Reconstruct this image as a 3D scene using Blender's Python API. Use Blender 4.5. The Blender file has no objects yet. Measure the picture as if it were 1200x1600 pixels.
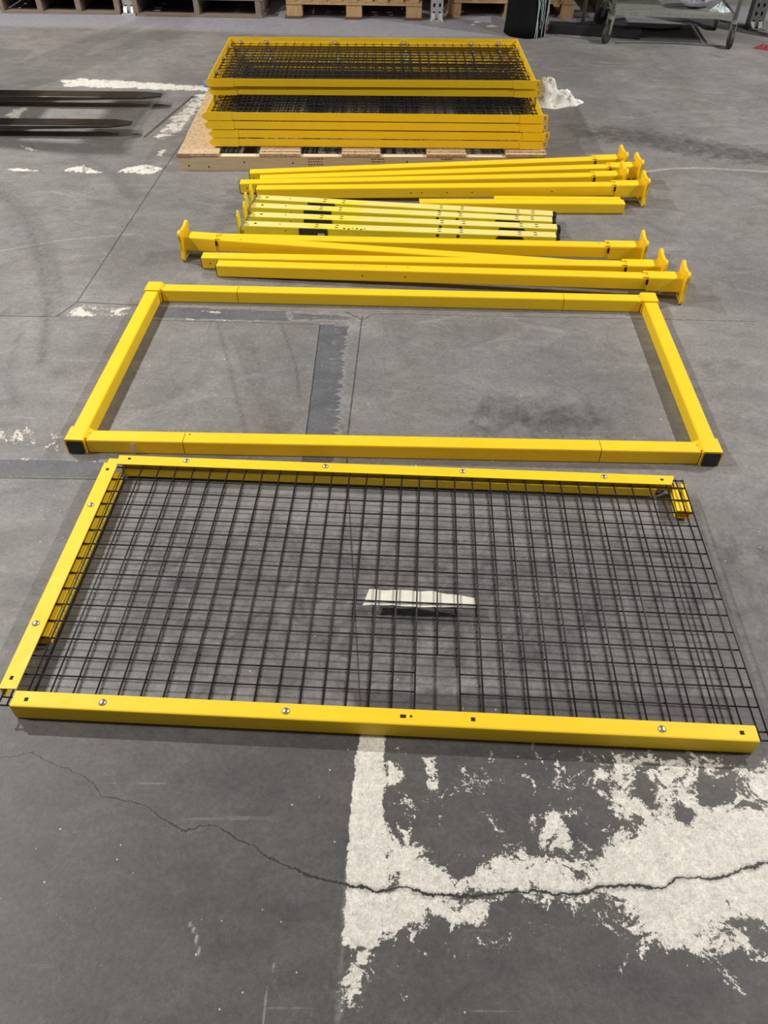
import bpy, math, random
import numpy as np
from mathutils import Vector, Matrix, noise as mnoise

random.seed(7)
SC = bpy.context.scene
COL = SC.collection

# ------------------------------------------------------------------ camera
cd = bpy.data.cameras.new('camera')
cam = bpy.data.objects.new('camera', cd)
COL.objects.link(cam)
cd.sensor_fit = 'HORIZONTAL'
cd.sensor_width = 36.0
cd.lens = 36.0 * 1195.55 / 1200.0
cd.clip_start = 0.02
cd.clip_end = 100
Rv = Vector((0.99996, 0.006291, 0.006295))
Uv = Vector((-0.0089, 0.706868, 0.70729))
Fv = Vector((0, 0.707318, -0.706896))
M = Matrix((Rv, Uv, -Fv)).transposed().to_4x4()
M.translation = (0, 0, 1.5239)
cam.matrix_world = M
SC.camera = cam

# ------------------------------------------------------------------ world, lamps, exposure
w = bpy.data.worlds.new('hall_light')
SC.world = w
w.use_nodes = True
w.node_tree.nodes['Background'].inputs[0].default_value = (1.0, 0.97, 0.93, 1)
w.node_tree.nodes['Background'].inputs[1].default_value = 0.075
SC.view_settings.view_transform = 'Standard'
SC.view_settings.look = 'None'
SC.view_settings.exposure = 0.10
SC.view_settings.gamma = 1.0
SC.view_settings.use_curve_mapping = False

LAMPS = [(-4.5, 4.7, 4.7, 340), (5.6, 4.3, 4.8, 360), (-4.3, 1.4, 4.7, 250),
         (5.5, 1.3, 4.8, 280), (0.6, -3.4, 4.8, 22)]
for i, (x, y, z, p) in enumerate(LAMPS):
    ld = bpy.data.lights.new('high_bay_light', 'AREA')
    ld.shape = 'DISK'
    ld.size = 0.11
    ld.energy = p
    ld.color = (1.0, 0.965, 0.92)
    lo = bpy.data.objects.new('high_bay_light', ld)
    COL.objects.link(lo)
    lo.location = (x, y, z)

# ------------------------------------------------------------------ node helpers
def new_mat(name):
    m = bpy.data.materials.new(name)
    m.use_nodes = True
    nt = m.node_tree
    nt.nodes.clear()
    out = nt.nodes.new('ShaderNodeOutputMaterial')
    b = nt.nodes.new('ShaderNodeBsdfPrincipled')
    nt.links.new(b.outputs[0], out.inputs[0])
    return m, nt, b

class N:
    """tiny node-graph writer"""
    def __init__(s, nt):
        s.nt = nt
    def put(s, sock, v):
        if hasattr(v, 'links') or isinstance(v, bpy.types.NodeSocket):
            s.nt.links.new(v, sock)
        elif v is not None:
            if isinstance(v, (tuple, list)) and len(v) == 3 and sock.type == 'RGBA':
                v = (*v, 1)
            if isinstance(v, (int, float)) and sock.type == 'RGBA':
                v = (v, v, v, 1)
            sock.default_value = v
    def math(s, op, a, b=None, c=None, clamp=False):
        n = s.nt.nodes.new('ShaderNodeMath')
        n.operation = op
        n.use_clamp = clamp
        s.put(n.inputs[0], a)
        if b is not None: s.put(n.inputs[1], b)
        if c is not None: s.put(n.inputs[2], c)
        return n.outputs[0]
    def mix(s, f, a, b, mode='MIX'):
        n = s.nt.nodes.new('ShaderNodeMix')
        n.data_type = 'RGBA'
        n.blend_type = mode
        s.put(n.inputs[0], f); s.put(n.inputs[6], a); s.put(n.inputs[7], b)
        return n.outputs[2]
    def pos(s):
        return s.nt.nodes.new('ShaderNodeNewGeometry').outputs['Position']
    def nrm(s):
        return s.nt.nodes.new('ShaderNodeNewGeometry').outputs['Normal']
    def obj(s):
        return s.nt.nodes.new('ShaderNodeTexCoord').outputs['Object']
    def noise(s, vec, scale, detail=5, rough=0.6, dist=0.0, sc=None):
        if sc:
            mp = s.nt.nodes.new('ShaderNodeMapping')
            s.put(mp.inputs[0], vec)
            mp.inputs['Scale'].default_value = sc
            vec = mp.outputs[0]
        n = s.nt.nodes.new('ShaderNodeTexNoise')
        s.put(n.inputs['Vector'], vec)
        n.inputs['Scale'].default_value = scale
        n.inputs['Detail'].default_value = detail
        n.inputs['Roughness'].default_value = rough
        n.inputs['Distortion'].default_value = dist
        return n.outputs[0]
    def voro(s, vec, scale):
        n = s.nt.nodes.new('ShaderNodeTexVoronoi')
        s.put(n.inputs['Vector'], vec)
        n.inputs['Scale'].default_value = scale
        return n.outputs['Distance'], n.outputs['Color']
    def ramp(s, v, lo, hi, a=0.0, b=1.0):
        n = s.nt.nodes.new('ShaderNodeMapRange')
        s.put(n.inputs[0], v)
        n.inputs[1].default_value = lo; n.inputs[2].default_value = hi
        n.inputs[3].default_value = a; n.inputs[4].default_value = b
        return n.outputs[0]
    def attr(s, name):
        n = s.nt.nodes.new('ShaderNodeAttribute')
        n.attribute_name = name
        return n.outputs['Fac']
    def sep(s, v):
        n = s.nt.nodes.new('ShaderNodeSeparateXYZ')
        s.put(n.inputs[0], v)
        return n.outputs
    def bump(s, h, strength=0.3, dist=0.002):
        n = s.nt.nodes.new('ShaderNodeBump')
        s.put(n.inputs['Height'], h)
        n.inputs['Strength'].default_value = strength
        n.inputs['Distance'].default_value = dist
        return n.outputs[0]

def lin(r, g, b):
    f = lambda c: (c / 255) / 12.92 if c <= 10 else (((c / 255) + 0.055) / 1.055) ** 2.4
    return (f(r), f(g), f(b))

def simple(name, c1, c2, scale=20, rough=0.5, metal=0.0, bump=0.0, sc=None, dirt=None):
    m, nt, b = new_mat(name)
    n = N(nt)
    v = n.obj()
    f = n.noise(v, scale, sc=sc)
    f = n.ramp(f, 0.3, 0.7)
    col = n.mix(f, c1, c2)
    if dirt:
        g = n.noise(v, dirt[1], 6, 0.75)
        col = n.mix(n.ramp(g, dirt[2], dirt[2] + 0.06), col, dirt[0])
    n.put(b.inputs['Base Color'], col)
    b.inputs['Roughness'].default_value = rough
    b.inputs['Metallic'].default_value = metal
    if bump:
        n.put(b.inputs['Normal'], n.bump(f, bump))
    return m

# yellow powder coat: fine orange-peel and a few scuffs
def yellow_mat(name, c1, c2, scuff=(0.30, 0.16, 0.02), amt=0.735, rough=0.50):
    m, nt, b = new_mat(name)
    n = N(nt)
    v = n.obj()
    f = n.ramp(n.noise(v, 6, 4), 0.3, 0.7)
    col = n.mix(f, c1, c2)
    g = n.noise(v, 55, 6, 0.8)
    col = n.mix(n.math('MULTIPLY', n.ramp(g, amt, amt + 0.03), 0.75), col, scuff)
    n.put(b.inputs['Base Color'], col)
    n.put(b.inputs['Roughness'], n.ramp(n.noise(v, 25, 3), 0.3, 0.7, rough - 0.06, rough + 0.1))
    n.put(b.inputs['Normal'], n.bump(n.noise(v, 900, 2), 0.08, 0.0005))
    return m

YEL = yellow_mat('yellow_powder_coat', (0.95, 0.640, 0.012), (0.90, 0.590, 0.011))
YELR = yellow_mat('yellow_rough_plate', (0.95, 0.64, 0.012), (0.84, 0.53, 0.011), amt=0.64)

def green_yellow():
    m, nt, b = new_mat('lemon_yellow_dusty')
    n = N(nt)
    v = n.obj()
    f = n.ramp(n.noise(v, 9, 4), 0.3, 0.7)
    col = n.mix(f, (0.76, 0.61, 0.020), (0.86, 0.74, 0.022))
    dust = n.ramp(n.noise(v, 3.2, 4, 0.5, sc=(1, 4, 4)), 0.36, 0.47)
    fine = n.ramp(n.noise(v, 230, 4, 0.7), 0.35, 0.65, 0.25, 0.85)
    up = n.ramp(n.sep(n.nrm())[2], 0.75, 0.95)
    f2 = n.math('MULTIPLY', n.math('MULTIPLY', dust, fine), up)
    col = n.mix(f2, col, (0.78, 0.73, 0.42))
    g = n.noise(v, 90, 5, 0.8)
    col = n.mix(n.ramp(g, 0.70, 0.73), col, (0.20, 0.16, 0.03))
    n.put(b.inputs['Base Color'], col)
    b.inputs['Roughness'].default_value = 0.5
    return m
GRN = green_yellow()

BLK = simple('black_plastic', (0.010, 0.010, 0.013), (0.018, 0.018, 0.022), 30, 0.45)
RUB = simple('black_rubber', (0.018, 0.017, 0.016), (0.040, 0.038, 0.035), 60, 0.65, bump=0.3)
WIRE = simple('black_coated_wire', (0.006, 0.006, 0.007), (0.010, 0.010, 0.012), 60, 0.5)
HOLE = simple('dark_hole', (0.012, 0.008, 0.003), (0.02, 0.012, 0.004), 60, 0.9)
ZINC = simple('zinc_plated_steel', (0.62, 0.60, 0.56), (0.80, 0.78, 0.74), 90, 0.30, 0.9)
GALV = simple('galvanised_steel', (0.42, 0.42, 0.41), (0.60, 0.60, 0.58), 60, 0.5, 0.55)
GALVD = simple('dull_galvanised_steel', (0.16, 0.16, 0.15), (0.24, 0.24, 0.22), 40, 0.55, 0.5)
FORK = simple('worn_fork_steel', (0.035, 0.032, 0.030), (0.085, 0.078, 0.072), 14, 0.34, 0.75, sc=(0.6, 6, 6))
TAPE = simple('white_tape', (0.66, 0.63, 0.52), (0.78, 0.76, 0.66), 40, 0.6)
CLOTH = simple('white_rag_cloth', (0.66, 0.64, 0.60), (0.82, 0.81, 0.78), 22, 0.9, bump=0.3,
               dirt=((0.36, 0.34, 0.31), 26, 0.54))
BLUE = simple('blue_plastic', (0.05, 0.11, 0.45), (0.10, 0.2, 0.6), 20, 0.35)
BLUEP = simple('blue_rack_paint', (0.02, 0.035, 0.07), (0.03, 0.05, 0.1), 20, 0.45)
RED = simple('red_fabric', (0.14, 0.012, 0.012), (0.24, 0.03, 0.03), 60, 0.8)
SACK = simple('white_woven_sack', (0.42, 0.42, 0.48), (0.60, 0.60, 0.66), 30, 0.55, bump=0.4)
FILM = simple('clear_stretch_film', (0.26, 0.32, 0.33), (0.62, 0.70, 0.70), 80, 0.3)
BLKF = simple('black_stretch_wrap', (0.005, 0.005, 0.006), (0.007, 0.007, 0.008), 10, 0.7, bump=0.5, sc=(3, 3, 0.6))
BLKF.node_tree.nodes['Principled BSDF'].inputs['Specular IOR Level'].default_value = 0.15
CARD = simple('brown_cardboard', (0.34, 0.22, 0.12), (0.42, 0.28, 0.16), 8, 0.85)
INKB = simple('dark_stamp_ink', (0.10, 0.075, 0.045), (0.22, 0.15, 0.09), 220, 0.9)
INKBL = simple('blue_print', (0.03, 0.04, 0.20), (0.05, 0.06, 0.3), 60, 0.7)
WALLM = simple('dark_painted_wall', (0.030, 0.029, 0.028), (0.045, 0.043, 0.040), 2, 0.9)

def wood(name, c1, c2, grain=(1.2, 22, 22), knots=True):
    m, nt, b = new_mat(name)
    n = N(nt)
    v = n.obj()
    f = n.ramp(n.noise(v, 6, 6, 0.65, 0.4, sc=grain), 0.3, 0.7)
    col = n.mix(f, c1, c2)
    d, _ = n.voro(v, 9)
    if knots:
        col = n.mix(n.ramp(d, 0.035, 0.05, 0.8, 0.0), col, (0.06, 0.03, 0.012))
    n.put(b.inputs['Base Color'], col)
    b.inputs['Roughness'].default_value = 0.78
    n.put(b.inputs['Normal'], n.bump(f, 0.3, 0.002))
    return m
PINE = wood('pale_pine', (0.55, 0.41, 0.24), (0.68, 0.53, 0.34))
PINEL = wood('fresh_sawn_pine', (0.66, 0.53, 0.36), (0.74, 0.62, 0.44), knots=False)
PALW = wood('honey_pallet_wood', (0.36, 0.22, 0.10), (0.50, 0.33, 0.17), (8, 8, 2))
GREYW = wood('weathered_grey_wood', (0.15, 0.11, 0.085), (0.27, 0.21, 0.17))
DARKW = wood('dark_old_wood', (0.07, 0.05, 0.035), (0.12, 0.085, 0.06))

def osb():
    m, nt, b = new_mat('particle_board')
    n = N(nt)
    v = n.obj()
    f = n.noise(v, 60, 4, 0.7, sc=(1, 1.6, 1.6))
    d, c = n.voro(v, 140)
    col = n.mix(n.ramp(f, 0.35, 0.65), (0.42, 0.29, 0.17), (0.66, 0.51, 0.33))
    col = n.mix(n.ramp(n.sep(c)[0], 0.75, 0.95, 0, 0.6), col, (0.24, 0.14, 0.07))
    n.put(b.inputs['Base Color'], col)
    b.inputs['Roughness'].default_value = 0.85
    n.put(b.inputs['Normal'], n.bump(f, 0.4, 0.002))
    return m
OSB = osb()

# ------------------------------------------------------------------ mesh helpers
class MB:
    def __init__(s):
        s.v = []; s.f = []
    def add(s, vs, fs):
        o = len(s.v)
        s.v += [tuple(p) for p in vs]
        s.f += [tuple(i + o for i in f) for f in fs]
        return s
    def box(s, c, d, rot=None, tilt=None):
        hx, hy, hz = d[0] / 2, d[1] / 2, d[2] / 2
        vs = []
        for x, y, z in ((-1,-1,-1),(1,-1,-1),(1,1,-1),(-1,1,-1),(-1,-1,1),(1,-1,1),(1,1,1),(-1,1,1)):
            p = Vector((x * hx, y * hy, z * hz))
            if tilt is not None: p = tilt @ p
            if rot: p.rotate(Matrix.Rotation(rot, 3, 'Z'))
            vs.append((p.x + c[0], p.y + c[1], p.z + c[2]))
        s.add(vs, [(0,3,2,1),(4,5,6,7),(0,1,5,4),(1,2,6,5),(2,3,7,6),(3,0,4,7)])
        return s
    def quadprism(s, pts, z0, z1):
        n = len(pts)
        a = sum(pts[i][0] * pts[(i+1) % n][1] - pts[(i+1) % n][0] * pts[i][1] for i in range(n))
        if a < 0: pts = pts[::-1]
        vs = [(x, y, z0) for x, y in pts] + [(x, y, z1) for x, y in pts]
        fs = [tuple(range(n))[::-1], tuple(range(n, 2 * n))]
        for i in range(n):
            j = (i + 1) % n
            fs.append((i, j, j + n, i + n))
        return s.add(vs, fs)
    def sweep(s, prof, p0, p1, up=(0, 0, 1), caps=True):
        """prof: ccw list (side, up) ; extruded p0->p1"""
        p0 = Vector(p0); p1 = Vector(p1)
        d = (p1 - p0).normalized()
        side = d.cross(Vector(up)).normalized()
        u = side.cross(d)
        n = len(prof)
        vs = []
        for p in (p0, p1):
            for a, b in prof:
                q = p + side * a + u * b
                vs.append(q)
        fs = []
        for i in range(n):
            j = (i + 1) % n
            fs.append((i, i + n, j + n, j))
        if caps:
            fs.append(tuple(range(n)))
            fs.append(tuple(range(2 * n - 1, n - 1, -1)))
        return s.add(vs, fs)
    def bar(s, p0, p1, w=.05, h=.05, r=.004):
        return s.sweep(rprof(w, h, r), p0, p1)
    def tube(s, pts, r, k=6):
        pts = [Vector(p) for p in pts]
        n = len(pts)
        vs = []; fs = []
        for i, p in enumerate(pts):
            d = (pts[min(i + 1, n - 1)] - pts[max(i - 1, 0)]).normalized()
            a = Vector((0, 0, 1)) if abs(d.z) < .9 else Vector((1, 0, 0))
            s1 = d.cross(a).normalized(); s2 = d.cross(s1)
            for j in range(k):
                t = 2 * math.pi * j / k
                vs.append(p + (s1 * math.cos(t) + s2 * math.sin(t)) * r)
        for i in range(n - 1):
            for j in range(k):
                q = (j + 1) % k
                fs.append((i*k+j, i*k+q, (i+1)*k+q, (i+1)*k+j))
        fs.append(tuple(range(k))[::-1]); fs.append(tuple(range((n-1)*k, n*k)))
        return s.add(vs, fs)
    def dome(s, c, r, h, k=12, rings=4, axis=None):
        vs = []; fs = []
        for i in range(rings):
            t = i / rings * math.pi / 2
            for j in range(k):
                a = 2 * math.pi * j / k
                vs.append(Vector((r * math.cos(t) * math.cos(a), r * math.cos(t) * math.sin(a), h * math.sin(t))))
        vs.append(Vector((0, 0, h)))
        for i in range(rings - 1):
            for j in range(k):
                q = (j + 1) % k
                fs.append((i*k+j, i*k+q, (i+1)*k+q, (i+1)*k+j))
        for j in range(k):
            fs.append(((rings-1)*k+j, (rings-1)*k+(j+1) % k, len(vs)-1))
        fs.append(tuple(range(k))[::-1])
        if axis is not None:
            q = Vector((0, 0, 1)).rotation_difference(Vector(axis))
            for v in vs: v.rotate(q)
        return s.add([v + Vector(c) for v in vs], fs)
    def build(s, name, mat, parent=None, smooth=False, flat_angle=None):
        me = bpy.data.meshes.new(name)
        off = Vector(parent_world(parent)) if parent else Vector((0, 0, 0))
        me.from_pydata([tuple(Vector(v) - off) for v in s.v], [], s.f)
        me.update()
        me.materials.append(mat)
        if smooth:
            me.polygons.foreach_set('use_smooth', [True] * len(me.polygons))
        o = bpy.data.objects.new(name, me)
        COL.objects.link(o)
        if parent: o.parent = parent
        return o

def parent_world(p):
    v = Vector((0, 0, 0))
    while p:
        v += p.location
        p = p.parent
    return v

def rprof(w, h, r):
    a, b = w / 2, h / 2
    q = r * .3
    return [(a - r, -b), (a - q, -b + q), (a, -b + r), (a, b - r), (a - q, b - q), (a - r, b), (-a + r, b), (-a + q, b - q),
            (-a, b - r), (-a, -b + r), (-a + q, -b + q), (-a + r, -b)]

def root(name, loc, label, cat, group=None):
    o = bpy.data.objects.new(name, None)
    o.empty_display_size = .05
    COL.objects.link(o)
    o.location = loc
    tag(o, label, cat, group)
    return o
def tag(o, label=None, cat=None, group=None, kind=None):
    if label: o['label'] = label
    if cat: o['category'] = cat
    if group: o['group'] = group
    if kind: o['kind'] = kind
    return o
def copy_tree(o, parent=None):
    c = o.copy(); COL.objects.link(c)
    if parent: c.parent = parent
    for ch in list(o.children): copy_tree(ch, c)
    return c

# ================================================================== SETTING: floor
W_POLY = [
 (0.33, .06, [(0,0.84),(1.3,0.84),(1.3,0.36),(0.5,0.33),(0.35,0.42),(0,0.30)]),
 (0.40, .05, [(0.25,0.70),(0.9,0.84),(1.3,0.80),(1.3,0.36),(0.55,0.36),(0.3,0.46)]),
 (1.0, .012, [(-0.045,0.87),(-0.063,0.69),(-0.066,0.505),(-0.071,0.419),(-0.005,0.419),(0.010,0.506),(0.008,0.626),(0.003,0.718),(0.010,0.87)]),
 (0.60, .03, [(-0.072,0.429),(-0.073,0.311),(-0.036,0.321),(-0.002,0.43)]),
 (0.97, .080, [(0.002,0.638),(0.056,0.62),(0.117,0.565),(0.165,0.536),(0.186,0.572),(0.257,0.597),(0.33,0.585),(0.392,0.55),(0.444,0.623),(0.499,0.643),(0.532,0.676),(0.625,0.657),(0.673,0.69),(1.6,0.72),(1.5,0.44),(0.725,0.451),(0.654,0.467),(0.596,0.429),(0.503,0.429),(0.464,0.46),(0.414,0.504),(0.305,0.497),(0.151,0.507),(0.113,0.474),(0.053,0.435),(0.003,0.446)]),
 (0.68, .02, [(0.005,0.782),(0.059,0.775),(0.058,0.712),(0.005,0.705)]),
 (0.68, .02, [(0.087,0.79),(0.127,0.783),(0.124,0.706),(0.087,0.712)]),
 (0.68, .02, [(0.317,0.674),(0.383,0.681),(0.38,0.585),(0.306,0.591)]),
 (0.68, .03, [(0.475,0.779),(0.55,0.78),(0.533,0.65),(0.454,0.642)]),
 (0.66, .03, [(0.584,0.81),(0.688,0.789),(0.654,0.67),(0.56,0.656)]),
 (0.66, .03, [(0.741,0.782),(0.9,0.783),(0.9,0.678),(0.71,0.684)]),
 (0.46, .03, [(-0.039,0.419),(0.007,0.419),(0.008,0.321),(-0.057,0.311)]),
 (0.68, .03, [(0.442,0.465),(0.69,0.467),(0.668,0.404),(0.463,0.403)]),
 (0.48, .03, [(0.566,0.403),(0.657,0.404),(0.634,0.335),(0.557,0.335)]),
 (0.68, .03, [(0.055,0.518),(0.247,0.514),(0.195,0.463),(0.053,0.42)]),
 (0.47, .03, [(0.447,0.816),(0.86,0.805),(0.79,0.726),(0.43,0.722)]),
 (0.74, .035, [(-2.116,5.435),(-1.968,5.466),(-1.119,5.332),(-1.108,5.217),(-2.036,5.28)]),
 (0.64, .05, [(-1.112,5.242),(-1.203,5.128),(-1.297,4.417),(-1.197,4.371),(-1.145,4.52),(-1.07,5.132)]),
 (0.68, .04, [(-2.12,4.925),(-2.228,4.843),(-2.21,4.647),(-2.109,4.671),(-2.116,4.846)]),
 (0.68, .02, [(-1.935,3.977),(-1.766,3.956),(-1.768,3.915),(-1.914,3.936)]),
 (0.68, .02, [(-1.643,3.959),(-1.559,4.028),(-1.431,3.939),(-1.428,3.906),(-1.625,3.918)]),
 (0.68, .02, [(-1.379,3.94),(-1.308,4.008),(-1.236,4.052),(-1.134,3.987),(-1.157,3.912),(-1.366,3.916)]),
 (0.68, .02, [(-2.0,4.304),(-1.849,4.233),(-1.845,4.179),(-1.967,4.258)]),
 (0.68, .03, [(-1.227,4.221),(-1.173,4.259),(-1.171,4.132),(-1.205,4.149)]),
 (0.52, .01, [(-0.89,2.552),(-0.40,2.535),(-0.40,2.520),(-0.89,2.536)]),
 (0.53, .02, [(-1.232,2.54),(-1.19,2.643),(-0.96,2.634),(-0.96,2.555)]),
 (0.50, .008, [(-1.3,1.752),(-1.3,1.738),(-0.86,1.722),(-0.86,1.737)]),
 (0.42, .05, [(-1.25,1.90),(-0.97,1.88),(-0.97,1.76),(-1.25,1.76)]),
 (0.45, .03, [(-0.89,2.62),(-0.25,2.59),(-0.25,2.56),(-0.89,2.58)]),
]
B_POLY = [  # slate-blue paint bands
 (1.0, .006, [(-1.35,1.742),(-0.828,1.727),(-0.25,1.711),(0.189,1.683),(0.185,1.619),(-0.337,1.634),(-0.827,1.653),(-1.35,1.662)]),
 (1.0, .006, [(-0.247,2.512),(-0.19,2.512),(-0.195,2.289),(-0.19,1.802),(-0.19,1.71),(-0.252,1.71)]),
 (0.66, .03, [(-0.21,2.512),(-0.130,2.512),(-0.135,2.289),(-0.138,1.802),(-0.140,1.71),(-0.21,1.71)]),
 (0.85, .015, [(-0.892,2.634),(-0.38,2.606),(-0.36,2.53),(-0.89,2.546)]),
 (0.62, .03, [(-0.38,2.606),(-0.09,2.59),(-0.1,2.53),(-0.36,2.53)]),
]
L_POLY = [  # pale bluish sealed strip along the racks
 (0.9, .06, [(-4.5,7.6),(4.5,7.6),(2.2,6.85),(1.3,6.62),(-0.031,6.483),(-1.731,6.679),(-4.5,6.80)]),
]
D_POLY = [  # dark grey paint
 (1.0, .02, [(-3,0.90),(-0.20,0.90),(-0.045,0.90),(-0.063,0.69),(-0.066,0.505),(-0.071,0.419),(-0.075,0.2),(-0.08,-4),(-3,-4)]),
 (0.90, .03, [(-0.07,0.95),(2.5,0.93),(2.5,-4),(-0.07,-4)]),
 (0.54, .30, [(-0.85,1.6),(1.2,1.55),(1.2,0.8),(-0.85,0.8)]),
 (0.56, .18, [(0.25,2.12),(0.80,2.10),(0.80,1.80),(0.2,1.80)]),
 (0.35, .3, [(1.0,2.1),(1.9,2.2),(1.9,1.7),(1.05,1.7)]),
 (0.60, .18, [(0.9,4.75),(1.426,4.7),(1.9,4.45),(2.8,4.0),(2.8,3.7),(1.6,4.15),(1.0,4.45)]),
]
SCUFF = [  # tyre marks: amp, width, points
 (.8, .016, [(-1.95,3.72),(-1.868,3.68),(-1.643,3.399),(-1.464,3.031),(-1.293,2.617),(-1.20,2.25)]),
 (.6, .012, [(-1.868,3.70),(-1.60,3.42),(-1.40,3.05),(-1.25,2.65)]),
 (.45, .05, [(-1.85,3.66),(-1.62,3.38),(-1.44,3.03),(-1.28,2.62)]),
 (.5, .03, [(-1.589,4.131),(-1.385,3.923),(-1.199,3.618)]),
 (.6, .008, [(-1.65,4.10),(-1.40,3.90),(-1.22,3.60)]),
 (.7, .006, [(-0.627,2.514),(-0.512,2.13),(-0.432,1.859)]),
 (.55, .012, [(-0.56,2.42),(-0.54,2.38),(-0.427,2.059),(-0.322,1.861)]),
 (.5, .006, [(-0.50,2.44),(-0.40,2.10),(-0.30,1.861)]),
 (.4, .04, [(-0.52,2.42),(-0.42,2.1),(-0.34,1.861)]),
 (.8, .005, [(-0.388,2.509),(-0.312,2.247),(-0.283,2.061)]),
 (.55, .010, [(-0.31,0.413),(-0.223,0.423),(-0.146,0.46)]),
 (.4, .02, [(-0.45,0.49),(-0.36,0.47),(-0.30,0.50)]),
 (.5, .01, [(-1.35,2.5),(-1.30,2.2),(-1.20,2.0)]),
 (.45, .01, [(-1.44,2.45),(-1.38,2.2),(-1.38,1.9)]),
]
SCRATCH = [  # pale scratches
 (.35, .0028, [(-0.72,0.558),(-0.64,0.501),(-0.564,0.446),(-0.433,0.337),(-0.377,0.282)]),
 (.25, .0025, [(-0.626,0.457),(-0.518,0.365),(-0.45,0.299)]),
 (.6, .0028, [(-0.351,0.459),(-0.335,0.438),(-0.323,0.406)]),
 (.45, .0035, [(-0.188,0.392),(-0.196,0.338),(-0.197,0.301)]),
 (.4, .003, [(-0.11,0.35),(-0.115,0.31)]),
 (.6, .016, [(1.20,3.93),(1.324,4.001),(1.45,4.04),(1.602,4.058),(1.95,4.015),(2.4,3.9)]),
 (.4, .014, [(1.35,4.75),(1.65,4.90),(2.1,4.95)]),
 (.45, .014, [(-1.75,3.02),(-1.642,3.074),(-1.536,3.123),(-1.402,3.18),(-1.1,3.25)]),
 (.3, .012, [(-1.5,3.55),(-1.35,3.6),(-1.25,3.66)]),
 (.4, .0025, [(-0.60,0.72),(-0.50,0.72),(-0.43,0.725)]),
]
CRACK = [(-3,0.70),(-0.849,0.767),(-0.811,0.774),(-0.774,0.785),(-0.751,0.791),(-0.707,0.768),(-0.64,0.747),(-0.595,0.72),(-0.572,0.692),(-0.518,0.686),(-0.483,0.676),(-0.438,0.65),(-0.395,0.625),(-0.333,0.638),(-0.305,0.62),(-0.244,0.592),(-0.191,0.562),(-0.128,0.537),(-0.066,0.526),(-0.006,0.515),(0.037,0.523),(0.102,0.507),(0.175,0.507),(0.284,0.517),(0.367,0.511),(0.431,0.527),(0.492,0.529),(0.533,0.522),(0.569,0.545),(0.617,0.543),(0.654,0.544),(0.696,0.561),(0.75,0.573),(0.828,0.583),(3,0.75)]
JOINTS = [((-1.04,5.9),(-1.132,3.995),.0026),((-1.132,3.995),(-1.194,2.657),.0026),((-1.194,2.657),(-1.24,2.549),.003),
 ((-1.194,2.657),(-0.892,2.634),.0030),((-0.892,2.532),(-0.245,2.511),.0016),((-1.24,2.549),(-2.6,2.56),.0025),
 ((-0.089,2.573),(-0.118,1.802),.0025),((-0.118,1.802),(-0.045,0.849),.0022),((-0.245,2.511),(-0.246,1.8),.0022),
 ((-3,1.672),(-0.808,1.650),.0028),((-0.808,1.650),(0.30,1.615),.0020),((-0.153,2.604),(-0.088,2.545),.0022),
 ((-0.088,2.545),(-0.043,2.592),.0022),((-0.043,2.592),(1.4,2.56),.0016),((-1.195,5.128),(-1.336,4.416),.009)]

def floor_axis(segs):
    out = [segs[0][0]]
    for a, b, st in segs:
        n = max(1, int(round((b - a) / st)))
        out += [a + (b - a) * i / n for i in range(1, n + 1)]
    return np.array(out)

def sdf(X, Y, poly):
    P = np.array(poly); d = np.full(X.shape, 1e9); inside = np.zeros(X.shape, bool)
    n = len(P)
    for i in range(n):
        a = P[i]; b = P[(i + 1) % n]
        e = b - a
        t = np.clip(((X - a[0]) * e[0] + (Y - a[1]) * e[1]) / (e @ e), 0, 1)
        dd = np.hypot(X - a[0] - t * e[0], Y - a[1] - t * e[1])
        d = np.minimum(d, dd)
        c = ((a[1] > Y) != (b[1] > Y)) & (X < (b[0] - a[0]) * (Y - a[1]) / (b[1] - a[1] + 1e-12) + a[0])
        inside ^= c
    return np.where(inside, d, -d)
def ldist(X, Y, pts):
    d = np.full(X.shape, 1e9)
    for a, b in zip(pts[:-1], pts[1:]):
        a = np.array(a); b = np.array(b); e = b - a
        t = np.clip(((X - a[0]) * e[0] + (Y - a[1]) * e[1]) / (e @ e), 0, 1)
        d = np.minimum(d, np.hypot(X - a[0] - t * e[0], Y - a[1] - t * e[1]))
    return d

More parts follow.
